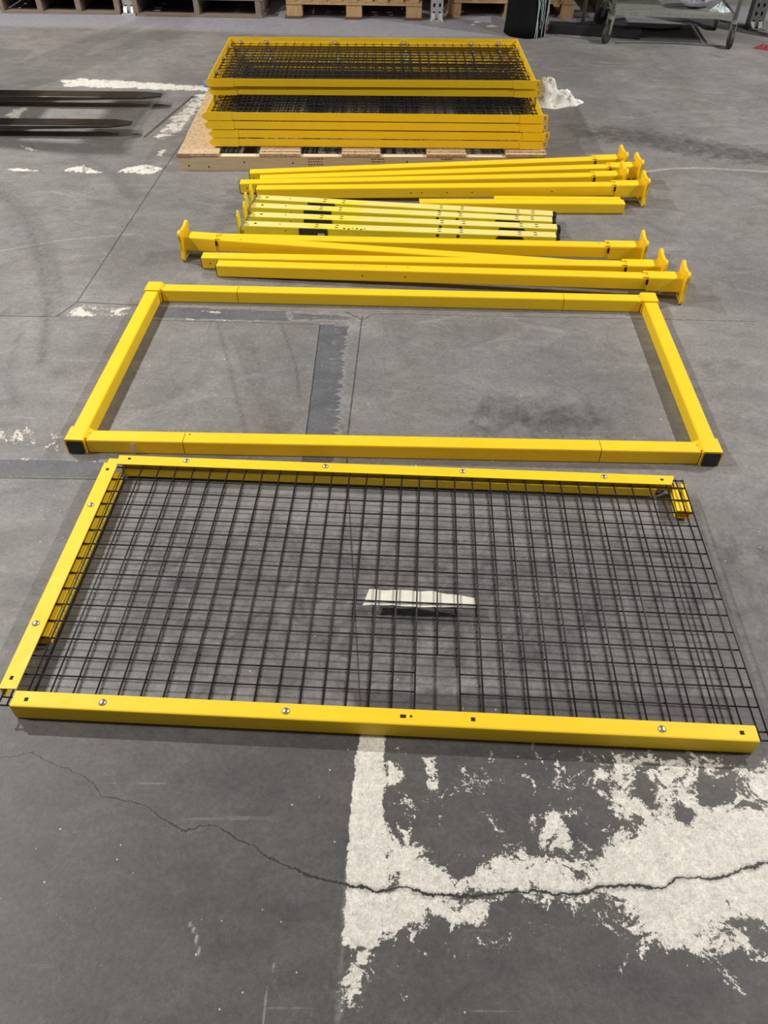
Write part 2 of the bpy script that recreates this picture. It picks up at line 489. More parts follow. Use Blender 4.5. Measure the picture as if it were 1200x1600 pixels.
def build_floor():
    xs = floor_axis([(-14, -4, 2.0), (-4, -2.3, .08), (-2.3, -.9, .016), (-.9, .9, .008), (.9, 2.3, .016), (2.3, 4, .08), (4, 14, 2.0)])
    ys = floor_axis([(-10, 0, 2.0), (0, .2, .02), (.2, 1.1, .006), (1.1, 2.7, .011), (2.7, 5.6, .018), (5.6, 7.8, .05), (7.8, 13, 1.3)])
    nx, ny = len(xs), len(ys)
    X, Y = np.meshgrid(xs, ys)
    X = X.ravel(); Y = Y.ravel()
    me = bpy.data.meshes.new('floor')
    me.vertices.add(nx * ny)
    co = np.stack([X, Y, np.zeros_like(X)], -1).astype(np.float32)
    me.vertices.foreach_set('co', co.ravel())
    i = np.arange(nx - 1); j = np.arange(ny - 1)
    I, J = np.meshgrid(i, j)
    a = (J * nx + I).ravel()
    q = np.stack([a, a + 1, a + 1 + nx, a + nx], -1).astype(np.int32)
    me.loops.add(q.size); me.polygons.add(len(q))
    me.loops.foreach_set('vertex_index', q.ravel())
    me.polygons.foreach_set('loop_start', (np.arange(len(q)) * 4).astype(np.int32))
    me.polygons.foreach_set('loop_total', np.full(len(q), 4, np.int32))
    me.update(); me.validate()
    def field(polys):
        F = np.zeros_like(X)
        for wgt, f, p in polys:
            s = sdf(X, Y, p)
            t = np.clip((s + f) / (2 * f), 0, 1)
            F = np.maximum(F, wgt * t * t * (3 - 2 * t))
        return F
    def lines(L):
        F = np.zeros_like(X)
        for amp, wd, p in L:
            F = np.maximum(F, amp * np.exp(-(ldist(X, Y, p) / max(wd, .0045)) ** 2))
        return F
    def put(name, arr):
        at = me.attributes.new(name, 'FLOAT', 'POINT')
        at.data.foreach_set('value', arr.astype(np.float32))
    put('white_paint', field(W_POLY)); put('slate_paint', field(B_POLY))
    put('pale_strip', field(L_POLY)); put('dark_paint', field(D_POLY))
    put('tyre_mark', lines(SCUFF)); put('scratch', lines(SCRATCH))
    cx = np.array([p[0] for p in CRACK]); cy = np.array([p[1] for p in CRACK])
    put('crack', Y - np.interp(X, cx, cy))
    o = bpy.data.objects.new('floor', me)
    COL.objects.link(o)
    o['kind'] = 'structure'
    return o

def floor_mat():
    m, nt, b = new_mat('worn_painted_concrete')
    n = N(nt)
    p = n.pos()
    X, Y, Z = n.sep(p)
    big = n.ramp(n.noise(p, 1.3, 6, 0.62, 0.6), 0.36, 0.66)
    mid = n.ramp(n.noise(p, 6, 7, 0.68, 0.5, sc=(0.8, 1.6, 1)), 0.34, 0.68)
    fine = n.ramp(n.noise(p, 60, 5, 0.75), 0.3, 0.7)
    grain = n.ramp(n.noise(p, 420, 2, 0.7), 0.3, 0.7)
    # bare concrete
    col = n.mix(big, (0.172, 0.166, 0.162), (0.275, 0.264, 0.255))
    col = n.mix(n.math('MULTIPLY', mid, 0.55), col, (0.125, 0.120, 0.118))
    bl = n.ramp(n.noise(p, 3.3, 8, 0.74, 1.4), 0.54, 0.70)
    col = n.mix(n.math('MULTIPLY', bl, 0.6), col, (0.100, 0.095, 0.090))
    lt = n.ramp(n.noise(p, 2.7, 8, 0.70, 1.8, sc=(0.7, 1.7, 1)), 0.56, 0.72)
    col = n.mix(n.math('MULTIPLY', lt, 0.45), col, (0.360, 0.345, 0.330))
    # brownish traffic stains
    st = n.ramp(n.noise(p, 2.1, 7, 0.7, 1.0), 0.52, 0.72)
    col = n.mix(n.math('MULTIPLY', st, 0.45), col, (0.150, 0.130, 0.105))
    # pale strip by the racks
    col = n.mix(n.math('MULTIPLY', n.attr('pale_strip'), 0.85), col, (0.300, 0.300, 0.345))
    # dark paint
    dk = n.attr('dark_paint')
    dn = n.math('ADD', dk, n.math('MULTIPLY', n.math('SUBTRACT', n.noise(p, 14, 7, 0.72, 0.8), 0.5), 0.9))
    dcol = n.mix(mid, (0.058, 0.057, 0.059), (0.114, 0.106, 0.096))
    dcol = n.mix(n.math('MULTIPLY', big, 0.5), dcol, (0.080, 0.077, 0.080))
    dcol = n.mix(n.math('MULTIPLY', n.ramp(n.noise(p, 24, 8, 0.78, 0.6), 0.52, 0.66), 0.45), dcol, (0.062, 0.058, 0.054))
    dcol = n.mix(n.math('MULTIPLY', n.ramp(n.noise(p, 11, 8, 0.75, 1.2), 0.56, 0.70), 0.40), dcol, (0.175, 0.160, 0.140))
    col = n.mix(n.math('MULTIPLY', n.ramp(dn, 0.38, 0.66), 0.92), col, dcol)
    # slate paint bands
    sl = n.math('ADD', n.attr('slate_paint'), n.math('MULTIPLY', n.math('SUBTRACT', n.noise(p, 26, 8, 0.75, sc=(0.45, 2.4, 1)), 0.5), 1.7))
    slm = n.ramp(sl, 0.47, 0.53)
    col = n.mix(slm, col, n.mix(mid, (0.098, 0.100, 0.112), (0.135, 0.137, 0.148)))
    # fringe of pale primer where the slate paint wears through
    fr = n.math('MULTIPLY', n.ramp(sl, 0.36, 0.46), n.ramp(sl, 0.47, 0.53, 1, 0))
    col = n.mix(n.math('MULTIPLY', fr, 0.5), col, (0.40, 0.38, 0.35))
    # scratches / pale cement streaks
    sc = n.math('ADD', n.attr('scratch'), n.math('MULTIPLY', n.math('SUBTRACT', n.noise(p, 70, 5, 0.8), 0.5), 0.4))
    col = n.mix(n.math('MULTIPLY', n.ramp(sc, 0.28, 0.6), 0.75), col, (0.45, 0.43, 0.40))
    # hairline random scratches
    hs = n.ramp(n.noise(p, 22, 3, 0.5, 0, sc=(0.10, 2.2, 1)), 0.695, 0.715)
    col = n.mix(n.math('MULTIPLY', hs, n.math('MULTIPLY', fine, 0.35)), col, (0.32, 0.31, 0.30))
    # tyre marks
    ty = n.math('MULTIPLY', n.attr('tyre_mark'), n.ramp(n.noise(p, 45, 5, 0.8), 0.30, 0.62))
    col = n.mix(n.math('MULTIPLY', ty, 0.85), col, (0.060, 0.055, 0.052))
    # white paint, flaking
    wn = n.math('ADD', n.math('MULTIPLY', n.math('SUBTRACT', n.noise(p, 17, 9, 0.72, 0.8), 0.5), 1.9),
                n.math('MULTIPLY', n.math('SUBTRACT', n.noise(p, 130, 6, 0.75), 0.5), 0.9))
    ws = n.math('ADD', n.attr('white_paint'), wn)
    wm = n.ramp(ws, 0.535, 0.565)
    wcol = n.mix(n.ramp(n.noise(p, 190, 5, 0.8), 0.36, 0.62), (0.56, 0.53, 0.47), (0.76, 0.73, 0.66))
    wcol = n.mix(n.math('MULTIPLY', n.ramp(n.noise(p, 210, 4, 0.7), 0.60, 0.66), 0.8), wcol, (0.20, 0.18, 0.15))
    wcol = n.mix(n.math('MULTIPLY', n.ramp(n.noise(p, 32, 8, 0.75), 0.52, 0.70), 0.5), wcol, (0.30, 0.28, 0.245))
    col = n.mix(wm, col, wcol)
    # stray chips of white
    d, c = n.voro(p, 9.0)
    cs = n.sep(c)
    pick = n.math('GREATER_THAN', cs[0], 0.82)
    chip = n.math('LESS_THAN', n.math('ADD', d, n.math('MULTIPLY', n.noise(p, 160, 3, 0.7), 0.12)), n.math('ADD', 0.065, n.math('MULTIPLY', cs[1], 0.035)))
    col = n.mix(n.math('MULTIPLY', pick, chip), col, (0.55, 0.53, 0.49))
    d2, c2 = n.voro(p, 55.0)
    cs2 = n.sep(c2)
    chip2 = n.math('MULTIPLY', n.math('GREATER_THAN', cs2[0], 0.93), n.math('LESS_THAN', d2, 0.10))
    col = n.mix(chip2, col, (0.50, 0.49, 0.46))
    col = n.mix(0.65, col, n.mix(grain, n.mix(1.0, col, (0.80, 0.80, 0.80), 'MULTIPLY'), n.mix(1.0, col, (1.22, 1.22, 1.22), 'MULTIPLY')))
    mg = n.ramp(n.noise(p, 85, 6, 0.8), 0.34, 0.66, 0.80, 1.20)
    mg = n.math('MULTIPLY', mg, n.ramp(n.noise(p, 19, 8, 0.78, 0.7), 0.32, 0.68, 0.86, 1.14))
    vm = n.nt.nodes.new('ShaderNodeVectorMath'); vm.operation = 'SCALE'
    n.put(vm.inputs[0], col); n.put(vm.inputs[3], mg); col = vm.outputs[0]
    # crack
    ck = n.math('ADD', n.attr('crack'), n.math('MULTIPLY', n.math('SUBTRACT', n.noise(p, 30, 6, 0.75), 0.5), 0.030))
    wid = n.ramp(X, -0.7, 0.0, 0.0014, 0.0025)
    wid = n.math('MULTIPLY', wid, n.ramp(n.noise(p, 18, 4, 0.7), 0.3, 0.6, 0.35, 1.25))
    ckm = n.math('LESS_THAN', n.math('ABSOLUTE', ck), wid)
    near = n.math('LESS_THAN', n.math('ABSOLUTE', ck), n.math('MULTIPLY', wid, 2.8))
    col = n.mix(n.math('MULTIPLY', near, 0.35), col, (0.12, 0.11, 0.10))
    height = n.math('MULTIPLY', ckm, -1.0)
    # saw-cut joints
    jm = None
    for (a, bb, wd) in JOINTS:
        L = math.dist(a, bb); ux, uy = (bb[0] - a[0]) / L, (bb[1] - a[1]) / L
        t = n.math('ADD', n.math('MULTIPLY', n.math('SUBTRACT', X, a[0]), ux), n.math('MULTIPLY', n.math('SUBTRACT', Y, a[1]), uy))
        s_ = n.math('ADD', n.math('MULTIPLY', n.math('SUBTRACT', X, a[0]), -uy), n.math('MULTIPLY', n.math('SUBTRACT', Y, a[1]), ux))
        m1 = n.math('LESS_THAN', n.math('ABSOLUTE', n.math('SUBTRACT', t, L / 2)), L / 2)
        s_ = n.math('ADD', s_, n.math('MULTIPLY', n.math('SUBTRACT', n.noise(p, 60, 3, 0.7), 0.5), 0.006))
        m2 = n.math('LESS_THAN', n.math('ABSOLUTE', s_), wd)
        mm = n.math('MULTIPLY', m1, m2)
        jm = mm if jm is None else n.math('MAXIMUM', jm, mm)
    dark = n.math('MAXIMUM', ckm, n.math('MULTIPLY', jm, 0.75))
    col = n.mix(dark, col, (0.035, 0.032, 0.030))
    n.put(b.inputs['Base Color'], col)
    rg = n.ramp(mid, 0, 1, 0.50, 0.66)
    rg = n.mix(n.ramp(dn, 0.38, 0.66), rg, 0.46)
    n.put(b.inputs['Roughness'], rg)
    b.inputs['Specular IOR Level'].default_value = 0.4
    h = n.math('ADD', n.math('MULTIPLY', fine, 0.25), n.math('ADD', n.math('MULTIPLY', wm, 0.35), n.math('MULTIPLY', dark, -1.2)))
    n.put(b.inputs['Normal'], n.bump(h, 0.35, 0.0015))
    return m

fl = build_floor()
fl.data.materials.append(floor_mat())
wb = MB().box((0, 9.6, 2.5), (24, .2, 5)).build('wall_back', WALLM)
wb['kind'] = 'structure'

# ================================================================== FRONT MESH PANEL
TH = -0.0417
def mp(u, v, z):  # panel coordinates -> world (cells of .0501)
    c, s = math.cos(TH), math.sin(TH)
    x, y = u * .0501, v * .0501
    return (-0.7793 + x * c - y * s, 0.9549 + x * s + y * c, z)

pan = root('mesh_panel', (0.0, 1.25, 0), 'large black wire mesh panel lying in front with yellow edge rails on three sides', 'guard panel')
def strip_quad(a, b, c, d, z0, z1):
    return MB().quadprism([a, b, c, d], z0, z1)
# wires
mb = MB()
cols = [-1.05, -.67] + list(range(0, 32)) + [31.6, 32.0]
rows = [14.6] + [i for i in range(14, -1, -1)] + [-1.2, -1.6]
RW = .0021
for c in cols:
    v0 = -1.6
    if c == 18: v0 = 2
    mb.tube([mp(c, v0, .0460), mp(c, 14.6, .0460)], RW, 6)
for r in rows:
    if r in (0, 1):
        mb.tube([mp(-1.05, r, .0418), mp(17, r, .0418)], RW, 6)
        mb.tube([mp(19, r, .0418), mp(32, r, .0418)], RW, 6)
    else:
        mb.tube([mp(-1.05, r, .0418), mp(32, r, .0418)], RW, 6)
wm_ = mb.build('wire_mesh', WIRE, pan, smooth=True)
wm_['kind'] = 'stuff'
# front rail: a folded channel
a0, a1 = Vector((-0.806, 0.907, 0)), Vector((0.794, 0.838, 0))
f0, f1 = Vector((-0.808, 0.870, 0)), Vector((0.797, 0.800, 0))
mb = MB()
d = (f1 - f0).normalized()
# profile in (side, up); side = d x z points to the viewer
ctr0 = (a0 + f0) / 2; ctr1 = (a1 + f1) / 2
hw = .019
prof = [(-hw, .0487), (-hw, .0515), (hw - .004, .0515), (hw - .001, .0503), (hw, .048), (hw, .0035), (hw - .003, .0005), (-hw * .3, .0005), (-hw * .3, .003), (hw - .0035, .003), (hw - .0030, .0487)]
prof = prof[::-1]
mb.sweep(prof, ctr0, ctr1)
mb.build('front_rail', YEL, pan)
# back rail clamp
mb = MB().quadprism([(-0.777, 1.699), (-0.776, 1.661), (0.814, 1.593), (0.831, 1.630)], .0487, .0515)
mb.sweep([(-.0015, .001), (.0015, .001), (.0015, .0487), (-.0015, .0487)], (-0.777, 1.6965, 0), (0.829, 1.6275, 0))
mb.build('back_rail', YEL, pan)
# left clamp
mb = MB().quadprism([(-0.812, 1.667), (-0.773, 1.655), (-0.807, .912), (-0.846, .913)], .0487, .0515)
mb.sweep([(-.0015, .012), (.0015, .012), (.0015, .0487), (-.0015, .0487)], (-0.8435, .914, 0), (-0.8105, 1.665, 0))
mb.build('side_rail', YEL, pan)
# base channels below the mesh (open box sections)
def channel(p0, p1, w_, h_, t=.002):
    a, b = w_ / 2, h_
    pr = [(-a, 0), (a, 0), (a, b - .002), (a - .002, b), (.003, b), (.003, b - t), (a - t, b - t), (a - t, t), (-a + t, t), (-a + t, b - t), (-.001, b - t), (-.001, b), (-a, b)]
    return MB().sweep(pr, p0, p1)
channel((-0.762, 1.6755, .010), (0.775, 1.6085, .010), .040, .0285).build('base_channel', YEL, pan)
channel((-0.805, 1.063, .010), (-0.7795, 1.640, .010), .036, .0285).build('base_channel', YEL, pan)
channel((0.829, 1.500, .010), (0.842, 1.612, .010), .040, .0285).build('base_channel', YEL, pan)
mb = MB()
mb.box((-0.789, 1.668, .0495), (.03, .034, .002), -.04)
mb.build('corner_tab', YEL, pan)
for x, y in [(-0.577,1.677),(-0.171,1.658),(0.225,1.641),(0.629,1.624),(-0.803,1.491),(-0.822,1.09),(-0.608,0.880),(-0.208,0.863),(0.595,0.828)]:
    b_ = MB().dome((x, y, .0515), .0088, .005, 14, 4).build('bolt', ZINC, pan, smooth=True)
    b_['label'] = 'round chrome bolt head'
def hole(x, y, z, sx, sy, par, rot=0, name='slot_hole'):
    return MB().box((x, y, z), (sx, sy, .0006), rot).build(name, HOLE, par)
for x, y, sx, sy in [(-0.744,1.684,.008,.008),(0.792,1.614,.008,.008),(-0.796,1.637,.008,.009),(-0.827,.94,.007,.010),(-0.776,.886,.008,.009),(0.045,.853,.0125,.008),(0.195,.847,.009,.009),(0.763,.821,.009,.009)]:
    hole(x, y, .0517, sx, sy, pan, -.04)
MB().dome((0.062, .853, .0514), .0042, .0004, 10, 1).build('slot_hole', HOLE, pan)

# tape stuck over the wires
mb = MB()
pts = []
n_ = 24
top = []; bot = []
for i in range(n_ + 1):
    t = i / n_
    x = -0.046 + .272 * t
    yb = 1.164 - .006 * t + .0016 * math.sin(9 * t)
    yt = 1.213 - .012 * t * t - .012 * max(0, t - .62) / .38 + .0015 * math.sin(23 * t)
    if i == 0: x += .0; 
    bot.append((x - (.004 if i == 0 else 0), yb)); top.append((x + (.010 if i == 0 else 0), yt))
vs = []; fs = []
for k, z in ((0, .0385), (1, .0391)):
    for i in range(n_ + 1):
        sag = -.0018 * abs(math.sin((bot[i][0] + .78) / .0501 * math.pi))
        vs.append((*bot[i], z + sag)); vs.append((*top[i], z + sag))
m2 = 2 * (n_ + 1)
for i in range(n_):
    a = 2 * i
    fs.append((a + m2, a + 2 + m2, a + 3 + m2, a + 1 + m2))
    fs.append((a, a + 1, a + 3, a + 2))
    fs.append((a, a + 2, a + 2 + m2, a + m2)); fs.append((a + 1, a + 1 + m2, a + 3 + m2, a + 3))
fs.append((0, m2, m2 + 1, 1)); fs.append((m2 - 2, m2 - 1, 2 * m2 - 1, 2 * m2 - 2))
tp = MB().add(vs, fs).build('tape_strip', TAPE)
tag(tp, 'torn strip of white paper tape stuck under the front wire mesh', 'tape')

# ================================================================== OPEN RECTANGULAR TUBE FRAME
fr = root('tube_frame', (0.02, 2.22, 0), 'open rectangular frame of yellow square tube lying behind the front mesh panel', 'frame')
NL, NR = Vector((-.929, 1.7935, .025)), Vector((.975, 1.7625, .025))
FL, FR_ = Vector((-.893, 2.690, .025)), Vector((1.001, 2.640, .025))
def lerp(a, b, t): return a + (b - a) * t
def seg(a, b, x0, x1, name, w_=.05, h_=.05, par=fr, r=.005, mat=YEL):
    d = (b - a).normalized()
    p = lerp(a, b, (x0 - a.x) / (b.x - a.x)); q = lerp(a, b, (x1 - a.x) / (b.x - a.x))
    return MB().bar(p, q, w_, h_, r).build(name, mat, par)
def corner(c, d_out, d_in_side, rail_a, rail_b, stub_end, lug_side):
    """sleeve round the side tube + stub of the long rail + lug"""
    mb = MB()
    s = d_in_side.normalized()
    mb.sweep(rprof(.060, .056, .005), c - s * .030 + Vector((0,0,.002)), c + s * .034 + Vector((0,0,.002)))
    x0 = c.x + lug_side * .034
    p = lerp(rail_a, rail_b, (x0 - rail_a.x) / (rail_b.x - rail_a.x)); q = lerp(rail_a, rail_b, (stub_end - rail_a.x) / (rail_b.x - rail_a.x))
    mb.bar(p, q, .05, .05, .005)
    mb.box((c.x + lug_side * .034, c.y + s.y * .004, .046), (.016, .046, .012), 0, Matrix.Rotation(lug_side * .5, 3, 'Y'))
    mb.dome((c.x + lug_side * .036, c.y + .008, .052), .004, .003, 8, 2)
    mb.build('corner_bracket', YEL, fr)
sL = (FL - NL).normalized(); sR = (FR_ - NR).normalized()
corner(NL, -1, sL, NL, NR, -.606, 1)
corner(NR, -1, sR, NL, NR, .648, -1)
corner(FL, -1, -sL, FL, FR_, -.570, 1)
corner(FR_, -1, -sR, FL, FR_, .678, -1)
seg(NL, NR, -.6035, .6455, 'rail')
seg(FL, FR_, -.5675, .6755, 'rail')
MB().bar(NL + sL * .036, FL - sL * .036, .05, .05, .005).build('side_tube', YEL, fr)
MB().bar(NR + sR * .036, FR_ - sR * .036, .05, .05, .005).build('side_tube', YEL, fr)
for c, s in ((NL, sL), (NR, sR)):
    p = MB().sweep(rprof(.049, .045, .004), c - s * .0335 + Vector((0, 0, .001)), c - s * .0297 + Vector((0, 0, .001))).build('plug_or_dark_end', BLK, fr)
    p['label'] = 'square black plastic end plug'
for c, s in ((FL, -sL), (FR_, -sR)):
    p = MB().sweep(rprof(.049, .045, .004), c - s * .0335 + Vector((0, 0, .001)), c - s * .0297 + Vector((0, 0, .001))).build('plug_or_dark_end', BLK, fr)
    p['label'] = 'square black plastic end plug'
yc = 1.7935 - .0163 * (-.758 + .929) - .0262
mb = MB().box((-.758, yc - .0008, .027), (.014, .005, .025)); mb.dome((-.758, yc - .0015, .026), .004, .003, 8, 2, (0, -1, 0))
c_ = mb.build('clip', ZINC, fr); c_['label'] = 'small silver clip on the front face'
for x in (-.598, -.592): pass
MB().dome((-.590, 1.800, .0500), .003, .0004, 8, 1).build('screw_hole', HOLE, fr)

# ================================================================== LONG POSTS WITH FOOT PLATES
def plate_profile(s=.065):
    pts = []
    R = .017
    for k in range(4):
        a = k * math.pi / 2
        corner = Vector((s - R, s - R))
        for j in range(5):
            t = j / 4 * math.pi / 2
            p = corner + Vector((R * math.cos(t), R * math.sin(t)))
            pts.append((p, a))
        # shallow scallop along the edge
        pts.append((Vector((s * .30, s - .009)), a)); pts.append((Vector((-s * .30, s - .009)), a))
    out = []
    for p, a in pts:
        out.append((p.x * math.cos(a) - p.y * math.sin(a), p.x * math.sin(a) + p.y * math.cos(a)))
    return out
PLATE = plate_profile()

def post(free, plate, plate_left, label, screws=(), teeth=True, plug=True):
    """free: (x,y) of the free tube end on the floor; plate: (x,y) of the foot plate standing on edge"""
    P0 = Vector((free[0], free[1], .0258)); P1 = Vector((plate[0], plate[1], .0655))
    d = (P1 - P0).normalized()
    rt = root('base_plate_post', (lerp(P0, P1, .5).x, lerp(P0, P1, .5).y, 0), label, 'post', 'yellow posts with a square foot plate')
    tube_end = P1 - d * .125
    MB().bar(P0, tube_end, .05, .05, .005).build('tube', YEL, rt)
    # sleeve
    mb = MB()
    mb.sweep(rprof(.060, .060, .006), P1 - d * .135, P1 - d * .004)
    if teeth:
        side = d.cross(Vector((0, 0, 1))).normalized()
        for sg in (-1, 1):
            mb.box(tuple(P1 - d * .143 + side * sg * .018 + Vector((0, 0, .0275))), (.018, .012, .005), math.atan2(d.y, d.x))
    mb.build('sleeve', YEL, rt)
    side = d.cross(Vector((0, 0, 1))).normalized(); up = side.cross(d)
    # foot plate (vertical, edge on floor)
    dd = Vector((d.x, d.y, 0)).normalized()
    mb = MB()
    mb.sweep([(a, b) for a, b in PLATE], P1 - dd * .005, P1 + dd * .006)
    # weld fillet between sleeve and plate
    for k_ in range(3):
        mb.sweep(rprof(.062 + .006 * k_, .062 + .006 * k_, .010), P1 - dd * (.012 - .003 * k_), P1 - dd * .004)
    mb.build('foot_plate', YELR, rt)
    mb = MB()
    yaw = math.atan2(d.y, d.x)
    mb.box(tuple(P1 - d * .1395 + side * .0262 * (1 if d.x > 0 else -1) + up * .010), (.009, .004, .020), yaw)
    mb.box(tuple(P1 - d * .1395 + side * .012 * (1 if d.x > 0 else -1) + up * .0262), (.009, .012, .0025), yaw)
    mb.build('notch', HOLE, rt)['kind'] = 'stuff'
    if plug:  # black face stands in for the shade inside the open tube end
        q = MB().sweep(rprof(.0485, .0485, .004), P0 - d * .0035, P0 + d * .0005).build('plug_or_dark_end', BLK, rt)
        q['label'] = 'black square for the shade inside the open tube end'
    if screws:
        mb = MB()
        for t, face in screws:
            c = lerp(P0, tube_end, t)
            if face == 't':
                side_ = 0; mb.dome(tuple(c + up * .025 - side * .008), .003, .0004, 8, 1)
            else:
                mb.dome(tuple(c + side * .0250 + up * .000), .0034, .0004, 8, 1, tuple(side))
        mb.build('screw_hole', HOLE, rt)['kind'] = 'stuff'
    return rt

# near group
sc1 = ((.345, 's'), (.445, 's'), (.325, 't'), (.342, 't'), (.40, 't'), (.45, 't'))
post((-.680, 2.887), (1.147, 2.734), False, 'yellow post nearest the open tube frame, foot plate at its right end', sc1)
post((-.752, 2.9535), (1.085, 2.832), False, 'yellow post second from the open frame, foot plate right, bare end beside the left plate', ((.04, 't'), (.02, 's')))
post((.905, 2.9015), (-.838, 3.048), True, 'only yellow post whose foot plate is at the left end', ((.93, 't'),))
post((-.720, 3.128), (1.050, 2.993), False, 'yellow post directly in front of the lemon posts, foot plate at right', ((.97, 't'), (.99, 't')))
# far group
post((-.672, 3.831), (1.170, 3.948), False, 'yellow foot plate post farthest back, touching the pallet side', ((.01, 's'),))
post((-.615, 3.763), (1.225, 3.850), False, 'yellow foot plate post second from the pallet, plate farthest right', ((.01, 't'),))
post((-.702, 3.7040), (1.128, 3.737), False, 'yellow post of the far group whose left end sticks out farthest', ((.02, 't'), (.02, 's')))
post((-.615, 3.6395), (1.204, 3.624), False, 'yellow foot plate post next behind the short bar and lemon posts', ((.43, 's'), (.46, 's'), (.53, 's'), (.60, 's'), (.82, 's')))

# short bars
r1 = root('square_bar', (.62, 3.511, 0), 'short plain yellow square tube lying behind the lemon posts', 'bar')
MB().bar((.1495, 3.5065, .025), (1.095, 3.515, .025), .05, .05, .006).build('tube', YEL, r1)
MB().sweep(rprof(.044, .044, .004), (1.0952, 3.515, .025), (1.0958, 3.515, .025)).build('end_face', YEL, r1)
MB().sweep(rprof(.046, .046, .003), (.1485, 3.5065, .025), (.1495, 3.5065, .025)).build('end_face', BLK, r1)
r2 = MB().bar((.50, 3.5565, .024), (1.087, 3.5590, .024), .030, .048, .004).build('narrow_bar', YEL)
tag(r2, 'thin yellow strip bar squeezed between the short tube and the foot plate posts', 'bar')

# ================================================================== LEMON POSTS
def lemon(p0, p1, label, streak=False):
    P0 = Vector((*p0, .025)); P1 = Vector((*p1, .025))
    d = (P1 - P0).normalized(); side = d.cross(Vector((0, 0, 1))).normalized()  # toward viewer
    rt = root('bracket_post', tuple(lerp(P0, P1, .5) * 1.0 - Vector((0, 0, .025))), label, 'post', 'lemon yellow bracket posts')
    MB().bar(P0, P1, .05, .05, .004).build('tube', GRN, rt)
    q = MB().sweep(rprof(.046, .046, .004), P1, P1 + d * .016).build('plug_or_dark_end', BLK, rt)
    q['label'] = 'black end cap'
    # hinge plate at left
    mb = MB()
    prof = [(-.024, -.025), (.024, -.025), (.026, .03), (.020, .062), (.008, .078), (-.006, .078), (-.018, .062), (-.026, .03)]
    mb.sweep(prof, P0 - d * .028, P0 - d * .022)
    mb.box(tuple(P0 - d * .011 + Vector((0, 0, -.020))), (.022, .046, .006), math.atan2(d.y, d.x))
    mb.build('hinge_plate', GRN, rt)
    # countersunk holes and screws on the top face
    L = (P1 - P0).length
    mb = MB()
    def top(t, o, r=.0035):
        mb.dome(tuple(P0 + d * t * L - side * o + Vector((0, 0, .0250))), r, .0004, 8, 1)
    top(.035, 0, .007); top(.115, .002, .0042)
    for t in (.235, .30, .63, .70, .885, .935):
        for o in (-.012, .010): mb.box(tuple(P0 + d * t * L - side * o + Vector((0, 0, .0252))), (.014, .0062, .0006), math.atan2(d.y, d.x))
    for t in (.135,):
        mb.dome(tuple(P0 + d * t * L + side * .025 + Vector((0, 0, .008))), .003, .0004, 8, 1, tuple(side))
    for t in (.625, .69):
        mb.dome(tuple(P0 + d * t * L + side * .025 + Vector((0, 0, .012))), .0075, .0006, 8, 1, tuple(side))
    if streak:
        for k, t in enumerate((.325, .34, .352, .366, .38, .39)):
            mb.dome(tuple(P0 + d * t * L + side * (.017 + .003 * math.sin(k * 2)) + Vector((0, 0, .0250))), .006 - .0008 * (k % 3), .0005, 7, 1)
    mb.build('screw_hole', HOLE, rt)['kind'] = 'stuff'
    # rubber grip pad set in the side near the left, trapezoid mouth near the right
    mb = MB()
    c = P0 + d * .225 * L + side * .0262 + Vector((0, 0, .002))
    mb.box(tuple(c), (.125, .0024, .040), math.atan2(d.y, d.x))
    pd = mb.build('grip_pad', RUB, rt); pd['label'] = 'black rubber grip pad'
    mb = MB()
    vs = []
    for off in (.0250, .0262):
        for t, z in ((-.080, -.022), (.080, -.022), (.052, .020), (-.052, .020)):
            vs.append(P0 + d * (.855 * L + t) + side * off + Vector((0, 0, z)))
    mb.add(vs, [(0, 3, 2, 1), (4, 5, 6, 7), (0, 1, 5, 4), (1, 2, 6, 5), (2, 3, 7, 6), (3, 0, 4, 7)])
    mb.build('latch_pocket', BLK, rt)
    mb = MB().sweep(rprof(.012, .012, .004), P0 + d * (.225 * L + .02) + side * .0280 + Vector((0, 0, -.003)), P0 + d * (.225 * L + .050) + side * .0280 + Vector((0, 0, -.003)))
    mb.build('latch_pin', GALV, rt)
    return rt
lemon((-.600, 3.531), (.7455, 3.3835), 'dusty lemon yellow post farthest back of four, just before the short bar')
lemon((-.612, 3.4445), (.7335, 3.3205), 'second lemon yellow post from the back, its hinge plate overlapping the one ahead')
lemon((-.605, 3.3475), (.7435, 3.2480), 'third lemon yellow post from the back, with a bright unworn patch mid length')
lemon((-.620, 3.2540), (.7270, 3.1690), 'lemon yellow post nearest the viewer, with dark grease smear and full black grip pad', True)

# ================================================================== WOODEN PALLET UNDER THE STACK
pl = root('wooden_pallet', (-.12, 4.45, 0), 'long low pallet of pine stringers topped with particle board slats', 'pallet')
def pallet_y(x): return 3.962 + (x + 1.05) * .0165
ang = math.atan(.0165)
def stringer(y_off, mat, name='stringer'):
    c = Vector((-.128, pallet_y(-.128) + y_off + .019, .034))
    return MB().box(tuple(c), (1.845, .038, .068), ang).build(name, mat, pl)
stringer(0, PINE); stringer(.50, PINE); stringer(1.00, PINE)
stc = PINEL
MB().box((-.128, pallet_y(-.128) + .0195, .0685), (1.62, .037, .001), ang).build('top_edge', PINEL, pl)
bx = [(-1.055, -.853), (-.649, -.444), (-.237, -.042), (.189, .388), (.588, .792)]
for i, (x0, x1) in enumerate(bx):
    xc = (x0 + x1) / 2
    b_ = MB()
    b_.box((xc, pallet_y(xc) + .517, .0765), (x1 - x0, 1.04, .013), ang)
    if i: b_.box((xc, pallet_y(xc) + .530, .0860), (x1 - x0 - .004, 1.02, .0055), ang)
    b_.build('slat', OSB, pl)
rm = MB().box((-1.018, pallet_y(-1.018) - .0034, .073), (.072, .001, .012), ang)
